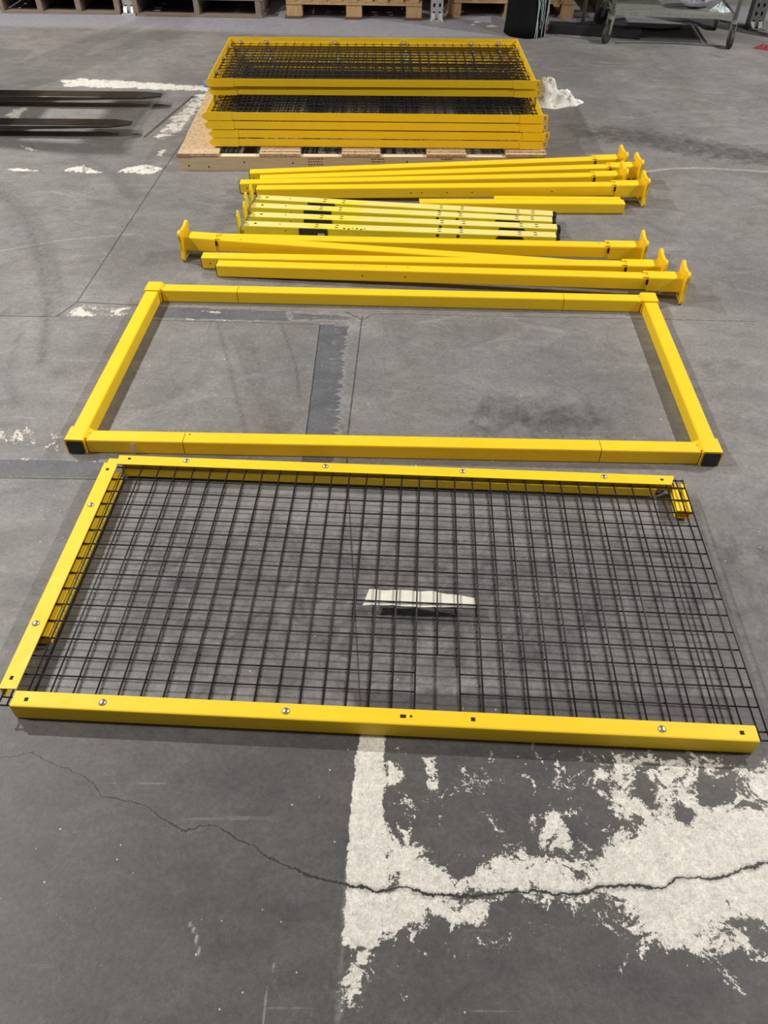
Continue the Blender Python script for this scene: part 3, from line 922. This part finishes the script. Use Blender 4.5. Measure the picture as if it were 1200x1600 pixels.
rmk = rm.build('paint_mark', simple('faded_red_marker', (.42, .16, .13), (.50, .28, .20), 90, .9), pl); rmk['label'] = 'faded red marker stain'
# stamps on the stringer
mb = MB()
random.seed(3)
for sx, n_l, wd in ((-.360, 4, .068), (-.045, 3, .060), (.305, 2, .058)):
    for li in range(n_l):
        x = sx - wd / 2
        while x < sx + wd / 2:
            l_ = random.uniform(.005, .011)
            mb.box((x, pallet_y(x) - .0003, .058 - li * .0135), (l_, .0004, .0048 if li % 2 else .006), ang)
            x += l_ + random.uniform(.002, .005)
mb.build('stamp', INKB, pl)['kind'] = 'stuff'
mb = MB()
for x, z in ((-1.0, .022), (-.72, .040), (-.475, .036), (-.90, .018), (.1, .045), (.45, .05)):
    mb.dome((x, pallet_y(x) - .0001, z), .0045, .0006, 8, 1, (0, -1, 0))
mb.build('nail_head', HOLE, pl)['kind'] = 'stuff'

# ================================================================== STACK OF MESH PANELS
PW, PH = 1.660, .0415
def make_stack_panel(label, PD):
    rt = root('framed_mesh_panel', (0, 0, 0), label, 'guard panel', 'framed mesh panels stacked on the pallet')
    x0, x1 = -PW / 2, PW / 2
    t = .0025
    # walls (children built in local space, root at origin for now)
    MB().box((0, t / 2, PH / 2), (PW, t, PH - .0070)).build('frame_side', YEL, rt)
    MB().box((0, PD - t / 2, PH / 2), (PW, t, PH - .0070)).build('frame_side', YEL, rt)
    MB().box((x0 + t / 2, PD / 2, PH / 2), (t, PD - 2 * t, PH - .0070)).build('frame_side', YEL, rt)
    MB().box((x1 - t / 2, PD / 2, PH / 2), (t, PD - 2 * t, PH - .0070)).build('frame_side', YEL, rt)
    fl_ = MB()
    g = .020
    fl_.box((0, t + g / 2, .002), (PW - 2 * t, g, .002)); fl_.box((0, PD - t - g / 2, .002), (PW - 2 * t, g, .002))
    fl_.box((x0 + t + g / 2, PD / 2, .002), (g, PD - 2 * t - 2 * g, .002)); fl_.box((x1 - t - g / 2, PD / 2, .002), (g, PD - 2 * t - 2 * g, .002))
    fl_.build('flange', YEL, rt)
    # corner sleeves
    def sleeve_x(poly, y0, y1):
        n = len(poly)
        vs = [(x, y0, z) for x, z in poly] + [(x, y1, z) for x, z in poly]
        fs = [tuple(range(n)), tuple(range(2 * n - 1, n - 1, -1))]
        for i in range(n):
            j = (i + 1) % n
            fs.append((i, i + n, j + n, j))
        return MB().add(vs, fs)
    h = PH - .0015
    mb = sleeve_x([(x0 - .001, .001), (x0 + .128, .001), (x0 + .128, h), (x0 + .006, h), (x0 - .018, h * .62), (x0 - .018, h * .42)], -.003, 0)
    mb.build('corner_sleeve', YEL, rt)
    mb = sleeve_x([(x1 - .112, .001), (x1 + .001, .001), (x1 + .001, h), (x1 - .112, h)], -.003, 0)
    mb.build('corner_sleeve', YEL, rt)
    # slotted lug at the right
    mb = MB()
    for cx, cz, sx, sz in ((x1 + .012, .006, .022, .007), (x1 + .012, .0345, .022, .007), (x1 + .0235, .020, .0065, .030), (x1 + .003, .020, .006, .030)):
        mb.box((cx, .012, cz), (sx, .004, sz))
    mb.build('lug', YELR, rt)
    # wire mesh (recessed)
    mb = MB()
    nx = 33; z = .012
    for i in range(nx):
        x = x0 + .018 + i * (PW - .036) / (nx - 1)
        mb.tube([(x, .006, z), (x, PD - .006, z)], .0024, 4)
    ny = int(PD / .0505)
    for j in range(ny):
        y = .016 + j * (PD - .032) / (ny - 1)
        mb.tube([(x0 + .006, y, z - .0042), (x1 - .006, y, z - .0042)], .0024, 4)
    o = mb.build('wire_mesh', WIRE, rt); o['kind'] = 'stuff'
    # clips with bolts
    def clip(x, y, ax):
        mb = MB()
        mb.box((x, y, .0155), (.026, .018, .003)); mb.box((x, y + (.008 if ax == 0 else 0), .020), (.020, .003, .010))
        mb.dome((x, y, .017), .006, .007, 8, 2)
        c = mb.build('clip', ZINC, rt); c['label'] = 'silver mesh clip with bolt'
    for t_ in (.035, .125, .365, .605, .84, .935): clip(x0 + t_ * PW, PD - .018, 0)
    for yy in (.25 * PD, .57 * PD, .83 * PD): clip(x0 + .018, yy, 1); clip(x1 - .018, yy, 1)
    return rt
stack = [(-.049, 4.040, .0905, 'bottom framed mesh panel of the stack, resting on the pallet slats'),
         (-.044, 4.038, 0, 'framed mesh panel second from the pallet, between bottom panel and third'),
         (-.060, 4.036, 0, 'third framed mesh panel up from the pallet, under the top of the front pile'),
         (-.066, 4.033, 0, 'framed mesh panel topping the front pile, its near edge left uncovered'),
         (-.070, 4.285, 0, 'lower of the two upper panels set back on the pile'),
         (-.080, 4.275, 0, 'topmost framed mesh panel of the stack, fully open to view')]
proto = None
for i, (x, y, z, lb) in enumerate(stack):
    if i in (0, 4):                       # four deeper panels below, two shorter ones on top
        proto = make_stack_panel(lb, 1.02 if i == 0 else .785); o = proto
    else:
        o = copy_tree(proto)
    o['label'] = lb
    o.location = (x, y, .0900 + i * .0417)
    o.rotation_euler = (0, 0, (.009, .008, .010, .009, .014, .0175)[i] - .012)

# ================================================================== RAG AND BLUE CAP
def rag():
    nu, nv = 140, 50
    vs = []; fs = []
    mb = MB()
    for i in range(nv + 1):
        r = i / nv
        for j in range(nu):
            a = 2 * math.pi * j / nu
            e = 1 + .12 * math.sin(3 * a + 1) + .07 * math.sin(7 * a)
            x = .165 * r * e * math.cos(a); y = .105 * r * e * math.sin(a)
            X = x; Y = y
            h = .118 * math.exp(-(((X + .060) / .062) ** 2 + ((Y + .010) / .066) ** 2) ** 2.6)
            h += .052 * math.exp(-(((X - .050) / .072) ** 2 + ((Y + .005) / .062) ** 2) ** 2.2)
            h += .014
            nz = mnoise.ridged_multi_fractal(Vector((X * 13 + 2, Y * 13, 3.1)), 1.0, 2.0, 3, 1.0, 2.0)
            h += .020 * (nz - 1.1) * (1 - r ** 3)
            h += .010 * math.sin(55 * X + 30 * Y + 5 * math.sin(22 * Y)) * (1 - r ** 4) * (.4 + r)
            h = max(.002, h) * (1 - r ** 8)
            X += .012 * mnoise.noise(Vector((X * 20, Y * 20, h * 30)))
            vs.append((1.005 + X, 5.06 + Y, max(.0015, h)))
    for i in range(nv):
        for j in range(nu):
            k = (j + 1) % nu
            fs.append((i*nu+j, (i+1)*nu+j, (i+1)*nu+k, i*nu+k))
    base = len(vs)
    for j in range(nu):
        x, y, z = vs[nv*nu+j]; vs.append((x, y, .0002))
    for j in range(nu):
        k = (j + 1) % nu
        fs.append((nv*nu+j, base+j, base+k, nv*nu+k))
    fs.append(tuple(base + j for j in range(nu))[::-1])
    return mb.add(vs, fs).build('rag', CLOTH, smooth=True)
tag(rag(), 'crumpled dirty white rag on the floor right of the panel stack', 'rag')
cp = MB()
cp.tube([(-1.135, 5.33, .0005), (-1.135, 5.33, .020)], .036, 20); cp.dome((-1.135, 5.33, .020), .035, .020, 20, 5)
tag(cp.build('round_cap', BLUE, smooth=False), 'small round blue plastic cap behind the left edge of the stack', 'cap')

# ================================================================== FORKLIFT (only its tines reach into view)
fk = root('forklift', (-3.3, 4.7, 0), 'dark forklift at left edge, only its two steel tines visible', 'forklift')
def tine(yc, tipx, slope):
    n = 12
    xr = -2.60
    vs = []; fs = []
    for i in range(n + 1):
        t = i / n
        x = xr + (tipx - xr) * t
        hw_ = .056 if t < .93 else .056 * (1 - .55 * ((t - .93) / .07) ** 1.5)
        th = .036 * (1 - t) + .007 * t
        y = yc + slope * (x + 1.9)
        zt = .066
        for (dy, z) in ((-hw_, zt - th), (hw_, zt - th), (hw_, zt - .002), (hw_ - .002, zt), (-hw_ + .002, zt), (-hw_, zt - .002)):
            vs.append((x, y + dy, z))
    for i in range(n):
        for j in range(6):
            k = (j + 1) % 6
            fs.append((i*6+j, i*6+k, (i+1)*6+k, (i+1)*6+j))
    fs.append(tuple(range(6))[::-1]); fs.append(tuple(range(n*6, n*6+6)))
    f = MB().add(vs, fs)
    f.box((xr - .018, yc + slope * (xr + 1.9), .30), (.036, .112, .54))
    f.build('fork', FORK, fk)
tine(4.448, -1.398, 0.0)
tine(4.930, -1.335, -.01)
MB().box((-2.66, 4.69, .46), (.035, .95, .10)).box((-2.66, 4.69, .14), (.035, .95, .09)).box((-2.66, 4.30, .30), (.03, .05, .3)).box((-2.66, 5.08, .30), (.03, .05, .3)).build('carriage', BLK, fk)
MB().box((-2.75, 4.42, 1.0), (.12, .07, 1.96)).box((-2.75, 4.96, 1.0), (.12, .07, 1.96)).box((-2.75, 4.69, 1.93), (.1, .5, .08)).box((-2.75, 4.69, .9), (.06, .5, .06)).build('mast', BLK, fk)
MB().box((-2.81, 4.69, 1.05), (.02, .6, .9)).build('shade_plate', BLK, fk)  # plate added out of view to cast shade around the tines
MB().box((-3.55, 4.69, .55), (1.4, .95, .78)).box((-3.9, 4.69, 1.05), (.6, .8, .25)).build('body', simple('truck_grey_paint', (.10, .10, .11), (.13, .13, .14), 5, .5), fk)
for x in (-3.05, -4.0):
    for y in (4.24, 5.14):
        m_ = MB(); m_.tube([(x, y - .06, .19), (x, y + .06, .19)], .19, 24)
        wv = m_.build('wheel', RUB, fk)

# ================================================================== BACKGROUND: rack uprights, pallets, wrapped column, cart
def upright(x, y, label, mat=GALV, w_=.095, rot=0.0):
    rt = root('rack_upright', (x, y, 0), label, 'rack upright')
    H = 2.4
    t = .004
    mb = MB()
    # slotted front face: two columns of key holes left open
    zs = []
    z = .075; pitch = .055
    xs_ = [-w_ / 2, -.030, -.014, .014, .030, w_ / 2]
    # vertical strips
    for a, b in ((xs_[0], xs_[1]), (xs_[2], xs_[3]), (xs_[4], xs_[5])):
        mb.box((x + (a + b) / 2, y, H / 2 + .006), (b - a, t, H - .012))
    k = 0
    z = .006
    while z < H - .04:
        top_ = min(z + .030, H - .006)
        for a, b in ((xs_[1], xs_[2]), (xs_[3], xs_[4])):
            mb.box((x + (a + b) / 2, y, (z + top_) / 2), (b - a, t, top_ - z))
        z += pitch
    mb.box((x - w_ / 2 + t / 2, y + .035, H / 2 + .006), (t, .07, H - .012)); mb.box((x + w_ / 2 - t / 2, y + .035, H / 2 + .006), (t, .07, H - .012))
    mb.build('post', mat, rt)
    MB().box((x, y + .05, H / 2), (w_ - .02, .004, H - .04)).build('web', BLK, rt)
    fp = MB().box((x, y + .01, .004), (w_ + .018, .13, .008))
    fp.box((x - .03, y - .012, .03), (.03, .006, .045), 0, Matrix.Rotation(-.5, 3, 'X')); fp.box((x + .03, y - .012, .03), (.03, .006, .045), 0, Matrix.Rotation(-.5, 3, 'X'))
    fp.dome((x - .040, y - .03, .008), .009, .01, 8, 2); fp.dome((x + .040, y - .03, .008), .009, .01, 8, 2)
    fp.build('foot', GALV if mat is GALV else mat, rt)
    return rt
upright(-2.07, 7.15, 'galvanised rack upright with key slots between the two grey pallets')
upright(.380, 7.02, 'galvanised rack upright with key slots between two light wood pallets')
upright(2.83, 6.84, 'dull slotted rack upright behind the service cart', GALVD, .11)

def pallet(x0, x1, y, rot_y, label, top, low, nblk, kind='stringer', hgt=.135, depth=.95, ang_=-.012, blkw=.085):
    rt = root('shipping_pallet', ((x0 + x1) / 2, y + depth / 2, 0), label, 'pallet', 'shipping pallets under the racks')
    cx = (x0 + x1) / 2; L = x1 - x0
    yy = lambda x: y + (x - cx) * math.tan(ang_)
    # lower deck board along the front or feet
    if kind == 'stringer':
        MB().box((cx, y + .045, .010), (L - .02, .09, .018), ang_).build('bottom_board', low, rt)
        MB().box((cx, y + depth - .05, .010), (L - .02, .09, .018), ang_).build('bottom_board', low, rt)
        for i in range(nblk):
            x = x0 + .022 + (L - .044) * i / (nblk - 1)
            MB().box((x, yy(x) + depth / 2, .019 + (hgt - .037) / 2 + .0005), (.040, depth - .004, hgt - .038), ang_).build('stringer', low, rt)
        zt = hgt - .018
    else:
        for i in range(nblk):
            x = x0 + blkw / 2 + (L - blkw) * i / (nblk - 1)
            MB().box((x, yy(x) + depth / 2, .009), (blkw * 1.05, depth, .017), ang_).build('bottom_board', low, rt)
            for k in range(3):
                MB().box((x, yy(x) + .06 + (depth - .12) * k / 2, .0180 + .040), (blkw, .11, .079), ang_).build('block', top, rt)
            MB().box((x, yy(x) + depth / 2, .1062), (blkw, depth - .02, .016), ang_) if False else None
        MB().box((cx, y + .05, .1072), (L, .10, .018), ang_).build('stringer_board', top, rt)
        MB().box((cx, y + depth / 2, .1072), (L, .10, .018), ang_).build('stringer_board', top, rt)
        MB().box((cx, y + depth - .05, .1072), (L, .10, .018), ang_).build('stringer_board', top, rt)
        zt = .117
    nb = 7
    if kind == 'stringer':
        for i in range(nb):
            yb = y + .05 + (depth - .10) * i / (nb - 1)
            MB().box((cx, yb, zt + .009), (L, .10, .017), ang_).build('deck_board', top, rt)
    else:
        for i in range(nb + 2):
            xb = x0 + .05 + (L - .10) * i / (nb + 1)
            MB().box((xb, yy(xb) + depth / 2, zt + .0095), (.075, depth, .017), ang_).build('deck_board', top, rt)
    return rt, zt + .018
def shade_box(x0, x1, y, z, h, label):  # out-of-view box added to keep light off the rack pallets
    rt = root('shade_box', ((x0 + x1) / 2, y + .4, z), label, 'shade_box', 'unseen boxes added to shade the rack pallets')
    MB().box(((x0 + x1) / 2, y + .42, z + .001 + h / 2), (x1 - x0, .8, h)).build('box_body', CARD, rt)
    MB().box(((x0 + x1) / 2, y + .42, z + h + .0016), (x1 - x0 - .01, .06, .001)).build('sealing_tape', PINEL, rt)
    return rt
_, zt = pallet(-3.10, -2.13, 7.12, 0, 'grey weathered pallet at the far left corner under the rack', GREYW, GREYW, 4)
shade_box(-3.05, -2.18, 7.15, zt, .8, 'unseen brown box added for shade on the far left grey pallet')
_, zt = pallet(-2.005, -.985, 7.055, 0, 'grey weathered pallet right of the left rack upright', GREYW, GREYW, 3, ang_=-.04)
shade_box(-1.93, -1.06, 7.12, zt, .8, 'unseen brown box added for shade on the grey pallet right of the left upright')
_, zt = pallet(-.800, .262, 7.02, 0, 'honey coloured block pallet with three block feet, centre back', PALW, DARKW, 3, 'block', ang_=-.03, blkw=.122)
shade_box(-.72, .18, 7.10, zt, .8, 'unseen brown box added for shade on the honey coloured centre pallet')
_, zt = pallet(.478, 1.472, 7.12, 0, 'light block pallet behind the black wrapped column', PALW, PALW, 3, 'block', ang_=-.02, blkw=.10)
shade_box(.55, 1.40, 7.18, zt, .8, 'unseen brown box added for shade on the pallet behind the wrapped column')
_, zt = pallet(1.70, 2.62, 7.28, 0, 'dark old pallet behind the service cart', DARKW, DARKW, 3, ang_=-.03)

# unseen rack beams + shelf, added to keep the pallets in shade
rk = root('shade_rack', (-1.0, 7.15, 1.15), 'unseen steel beams and deck added across the uprights to shade the back pallets', 'added shade rack')
MB().box((-.845, 7.24, 1.20), (7.4, .05, .10)).build('beam', BLUEP, rk)
MB().box((-.845, 8.20, 1.20), (7.4, .05, .10)).build('beam', BLUEP, rk)
MB().box((-.845, 7.72, 1.262), (7.4, 1.05, .02)).build('deck', DARKW, rk)

# wrapped column
cw = root('wrapped_column', (1.035, 6.665, 0), 'thick black plastic wrapped column with shredded clear film on its right', 'column')
mb = MB()
vs = []; fs = []
K = 40; NZ = 30
for i in range(NZ + 1):
    z = .001 + 2.3 * i / NZ
    for j in range(K):
        a = 2 * math.pi * j / K
        r = .153 + .004 * math.sin(3 * a + z * 4) + .003 * math.sin(7 * a - z * 9) + (.006 if i == 0 else 0)
        vs.append((1.035 + r * math.cos(a), 6.665 + r * math.sin(a), z))
for i in range(NZ):
    for j in range(K):
        k = (j + 1) % K
        fs.append((i*K+j, i*K+k, (i+1)*K+k, (i+1)*K+j))
fs.append(tuple(range(K))[::-1]); fs.append(tuple(range(NZ*K, NZ*K+K)))
mb.add(vs, fs).build('wrap', BLKF, cw, smooth=True)
mb = MB()
random.seed(11)
for k in range(11):
    a = -math.pi / 2 + random.uniform(.22, 1.05)
    z = 0.004 if k % 2 else random.uniform(.05, .15)
    pts = []
    aa = a
    while z < .9:
        r = .159 + random.uniform(0, .010)
        pts.append((1.035 + r * math.cos(aa), 6.665 + r * math.sin(aa), z))
        z += random.uniform(.03, .06); aa += random.uniform(-.06, .06)
    mb.tube(pts, random.choice((.0016, .0026, .004)), 5)
o = mb.build('film_shreds', FILM, cw); o['kind'] = 'stuff'; o['label'] = 'pale shredded strands of stretch film'

# black beam on the floor, pole on it
bm = MB().bar((1.215, 6.705, .0325), (1.875, 6.555, .0325), .10, .063, .004)
tag(bm.build('floor_beam', BLK), 'black beam on the floor between the wrapped column and cart', 'beam')
gp = root('steel_pole', (1.508, 6.90, 0), 'thin galvanised pole standing behind the black floor beam', 'pole')
MB().tube([(1.508, 6.90, .006), (1.508, 6.90, 1.6)], .014, 14).build('pole', GALV, gp, smooth=True)
MB().tube([(1.508, 6.90, .0005), (1.508, 6.90, .007)], .032, 16).build('foot', GALV, gp)

# service cart
ct = root('service_cart', (2.04, 6.66, 0), 'grey steel service cart on swivel castors at the upper right', 'cart')
CP = {'fl': (1.610, 6.43), 'fr': (2.460, 6.325), 'bl': (1.675, 6.95), 'br': (2.525, 6.845)}
STEEL = simple('cart_grey_steel', (.24, .24, .225), (.34, .34, .315), 30, .42, .4)
for k_, (x, y) in CP.items():
    MB().tube([(x, y, .168), (x, y, .92)], .0135, 12).build('leg_post', STEEL, ct, smooth=True)
cang = math.atan2(6.325 - 6.43, .85)
ctr = Vector((2.0675, 6.6375, 0))
SH = MB()
SH.box((ctr.x, ctr.y, .196), (.826, .50, .003), cang)
for a, b in (('fl', 'fr'), ('bl', 'br'), ('fl', 'bl'), ('fr', 'br')):
    A = Vector((*CP[a], .187)); B = Vector((*CP[b], .187)); d_ = (B - A).normalized()
    SH.bar(A + d_ * .014, B - d_ * .014, .004, .032, .0008)
SH.build('shelf', STEEL, ct)
S2 = MB().box((ctr.x, ctr.y, .80), (.83, .50, .003), cang)
for a, b in (('fl', 'fr'), ('bl', 'br'), ('fl', 'bl'), ('fr', 'br')):
    A = Vector((*CP[a], .80)); B = Vector((*CP[b], .80)); d_ = (B - A).normalized()
    S2.bar(A + d_ * .014, B - d_ * .014, .004, .032, .0008)
S2.build('shelf', STEEL, ct)
for k_, (x, y) in CP.items():
    sw = {'fl': .9, 'fr': 1.45, 'bl': .5, 'br': 1.2}[k_]
    dv = Vector((-math.cos(sw), -math.sin(sw), 0)) if k_ != 'fr' else Vector((-.15, -1, 0)).normalized()
    ax = dv.cross(Vector((0, 0, 1)))
    c = Vector((x, y, .0575)) + dv * .03
    m_ = MB(); m_.tube([c - ax * .013, c + ax * .013], .057, 22)
    cs_ = MB()
    for sg in (-1, 1):
        q = c + ax * sg * .017
        t_ = Vector((x, y, .150)) + ax * sg * .017
        cs_.add([q - dv * .012 - ax * .0015, q + dv * .012 - ax * .0015, t_ + dv * .022 - ax * .0015, t_ - dv * .018 - ax * .0015,
                 q - dv * .012 + ax * .0015, q + dv * .012 + ax * .0015, t_ + dv * .022 + ax * .0015, t_ - dv * .018 + ax * .0015],
                [(0, 3, 2, 1), (4, 5, 6, 7), (0, 1, 5, 4), (1, 2, 6, 5), (2, 3, 7, 6), (3, 0, 4, 7)])
    cs_.tube([(x, y, .148), (x, y, .170)], .023, 14)
    cf = cs_.build('castor', STEEL, ct)
    m_.build('wheel', RUB, cf)
# sack and crumpled film on the cart shelf
sk = root('woven_sack', (2.22, 6.62, .1975), 'white sack with blue print on the cart shelf', 'sack')
mb = MB()
vs = []; fs = []
K = 28; NZ = 12
for i in range(NZ + 1):
    t = i / NZ
    rr = .086 * (1 - abs(2 * t - 1) ** 3 * .55)
    for j in range(K):
        a = 2 * math.pi * j / K
        r = rr * (1 + .05 * math.sin(5 * a + t * 4) + .03 * math.sin(9 * a))
        vs.append((2.10 + .26 * t, 6.52 + .05 * t + r * math.cos(a), .1985 + .0885 + r * math.sin(a) + .0))
for i in range(NZ):
    for j in range(K):
        k = (j + 1) % K
        fs.append((i*K+j, (i+1)*K+j, (i+1)*K+k, i*K+k))
fs.append(tuple(range(K))); fs.append(tuple(range(NZ*K, NZ*K+K))[::-1])
mb.add(vs, fs).build('bag', SACK, sk, smooth=True)
mb = MB()
for k, (dx, dz, sx, sz) in enumerate(((0, 0, .007, .034), (.012, .013, .016, .006), (.012, 0, .014, .006), (.022, .006, .006, .016), (.042, 0, .007, .034), (.054, .009, .010, .007), (.060, -.008, .010, .007), (.082, 0, .007, .034), (.094, 0, .007, .034))):
    mb.box((2.16 + dx, 6.532 + (dx * .19) - .0935 + .002, .272 + dz - .006 * 0), (sx, .0015, sz), .19)
mb.build('printing', INKBL, sk)['kind'] = 'stuff'
def crumple(cx, cy, cz, rx, ry, h, name, mat, label, cat, seed=1):
    vs = []; fs = []
    nu, nv = 30, 8
    for i in range(nv + 1):
        r = i / nv
        for j in range(nu):
            a = 2 * math.pi * j / nu
            X = rx * r * math.cos(a) * (1 + .2 * math.sin(3 * a + seed)); Y = ry * r * math.sin(a)
            z = h * (1 - r ** 2) * (.55 + .6 * abs(mnoise.noise(Vector((X * 40, Y * 40, seed)))) * 2)
            vs.append((cx + X, cy + Y, cz + max(.0006, z)))
    for i in range(nv):
        for j in range(nu):
            k = (j + 1) % nu
            fs.append((i*nu+j, (i+1)*nu+j, (i+1)*nu+k, i*nu+k))
    fs.append(tuple(range(nv*nu, nv*nu+nu))[::-1])
    o = MB().add(vs, fs).build(name, mat)
    return tag(o, label, cat)
crumple(2.375, 6.45, .198, .075, .05, .05, 'crumpled_film', FILM, 'crumpled clear plastic film on the cart shelf beside the sack', 'plastic film', 3)
crumple(2.735, 6.30, 0, .085, .05, .03, 'red_cloth', RED, 'red cloth on the floor at the right edge of the picture', 'cloth', 5)
bp = MB().box((2.925, 6.62, .6), (.09, .09, 1.198))
tag(bp.build('blue_post', BLUEP), 'dark blue post at the upper right corner', 'post')
cb = []
for i in range(40):
    t = i / 39
    cb.append((1.66 + .75 * t, 6.40 + .04 * math.sin(t * 3.2) - .07 * t, .0030))
tag(MB().tube(cb, .0025, 6).build('cable', BLK, smooth=True), 'thin black cable on the floor below the service cart', 'cable')
cb = []
for i in range(30):
    t = i / 29
    cb.append((1.70 + .55 * t, 6.80 + .03 * math.sin(t * 7), .0085))
tag(MB().tube(cb, .008, 6).build('hose', RUB, smooth=True), 'black hose lying under the cart shelf in the shade', 'hose')
# paper scraps near the right pallet
for i, (x, y, s, lb) in enumerate([(.70, 6.98, .035, 'largest white paper scrap before the light pallet, left of the column'), (.80, 6.86, .045, 'long torn white scrap nearest the wrapped column'), (.66, 6.90, .02, 'small white scrap beside the rack upright foot')]):
    crumple(x, y, 0, s, s * .5, .006, 'paper_scrap', TAPE, lb, 'scrap', i + 2)
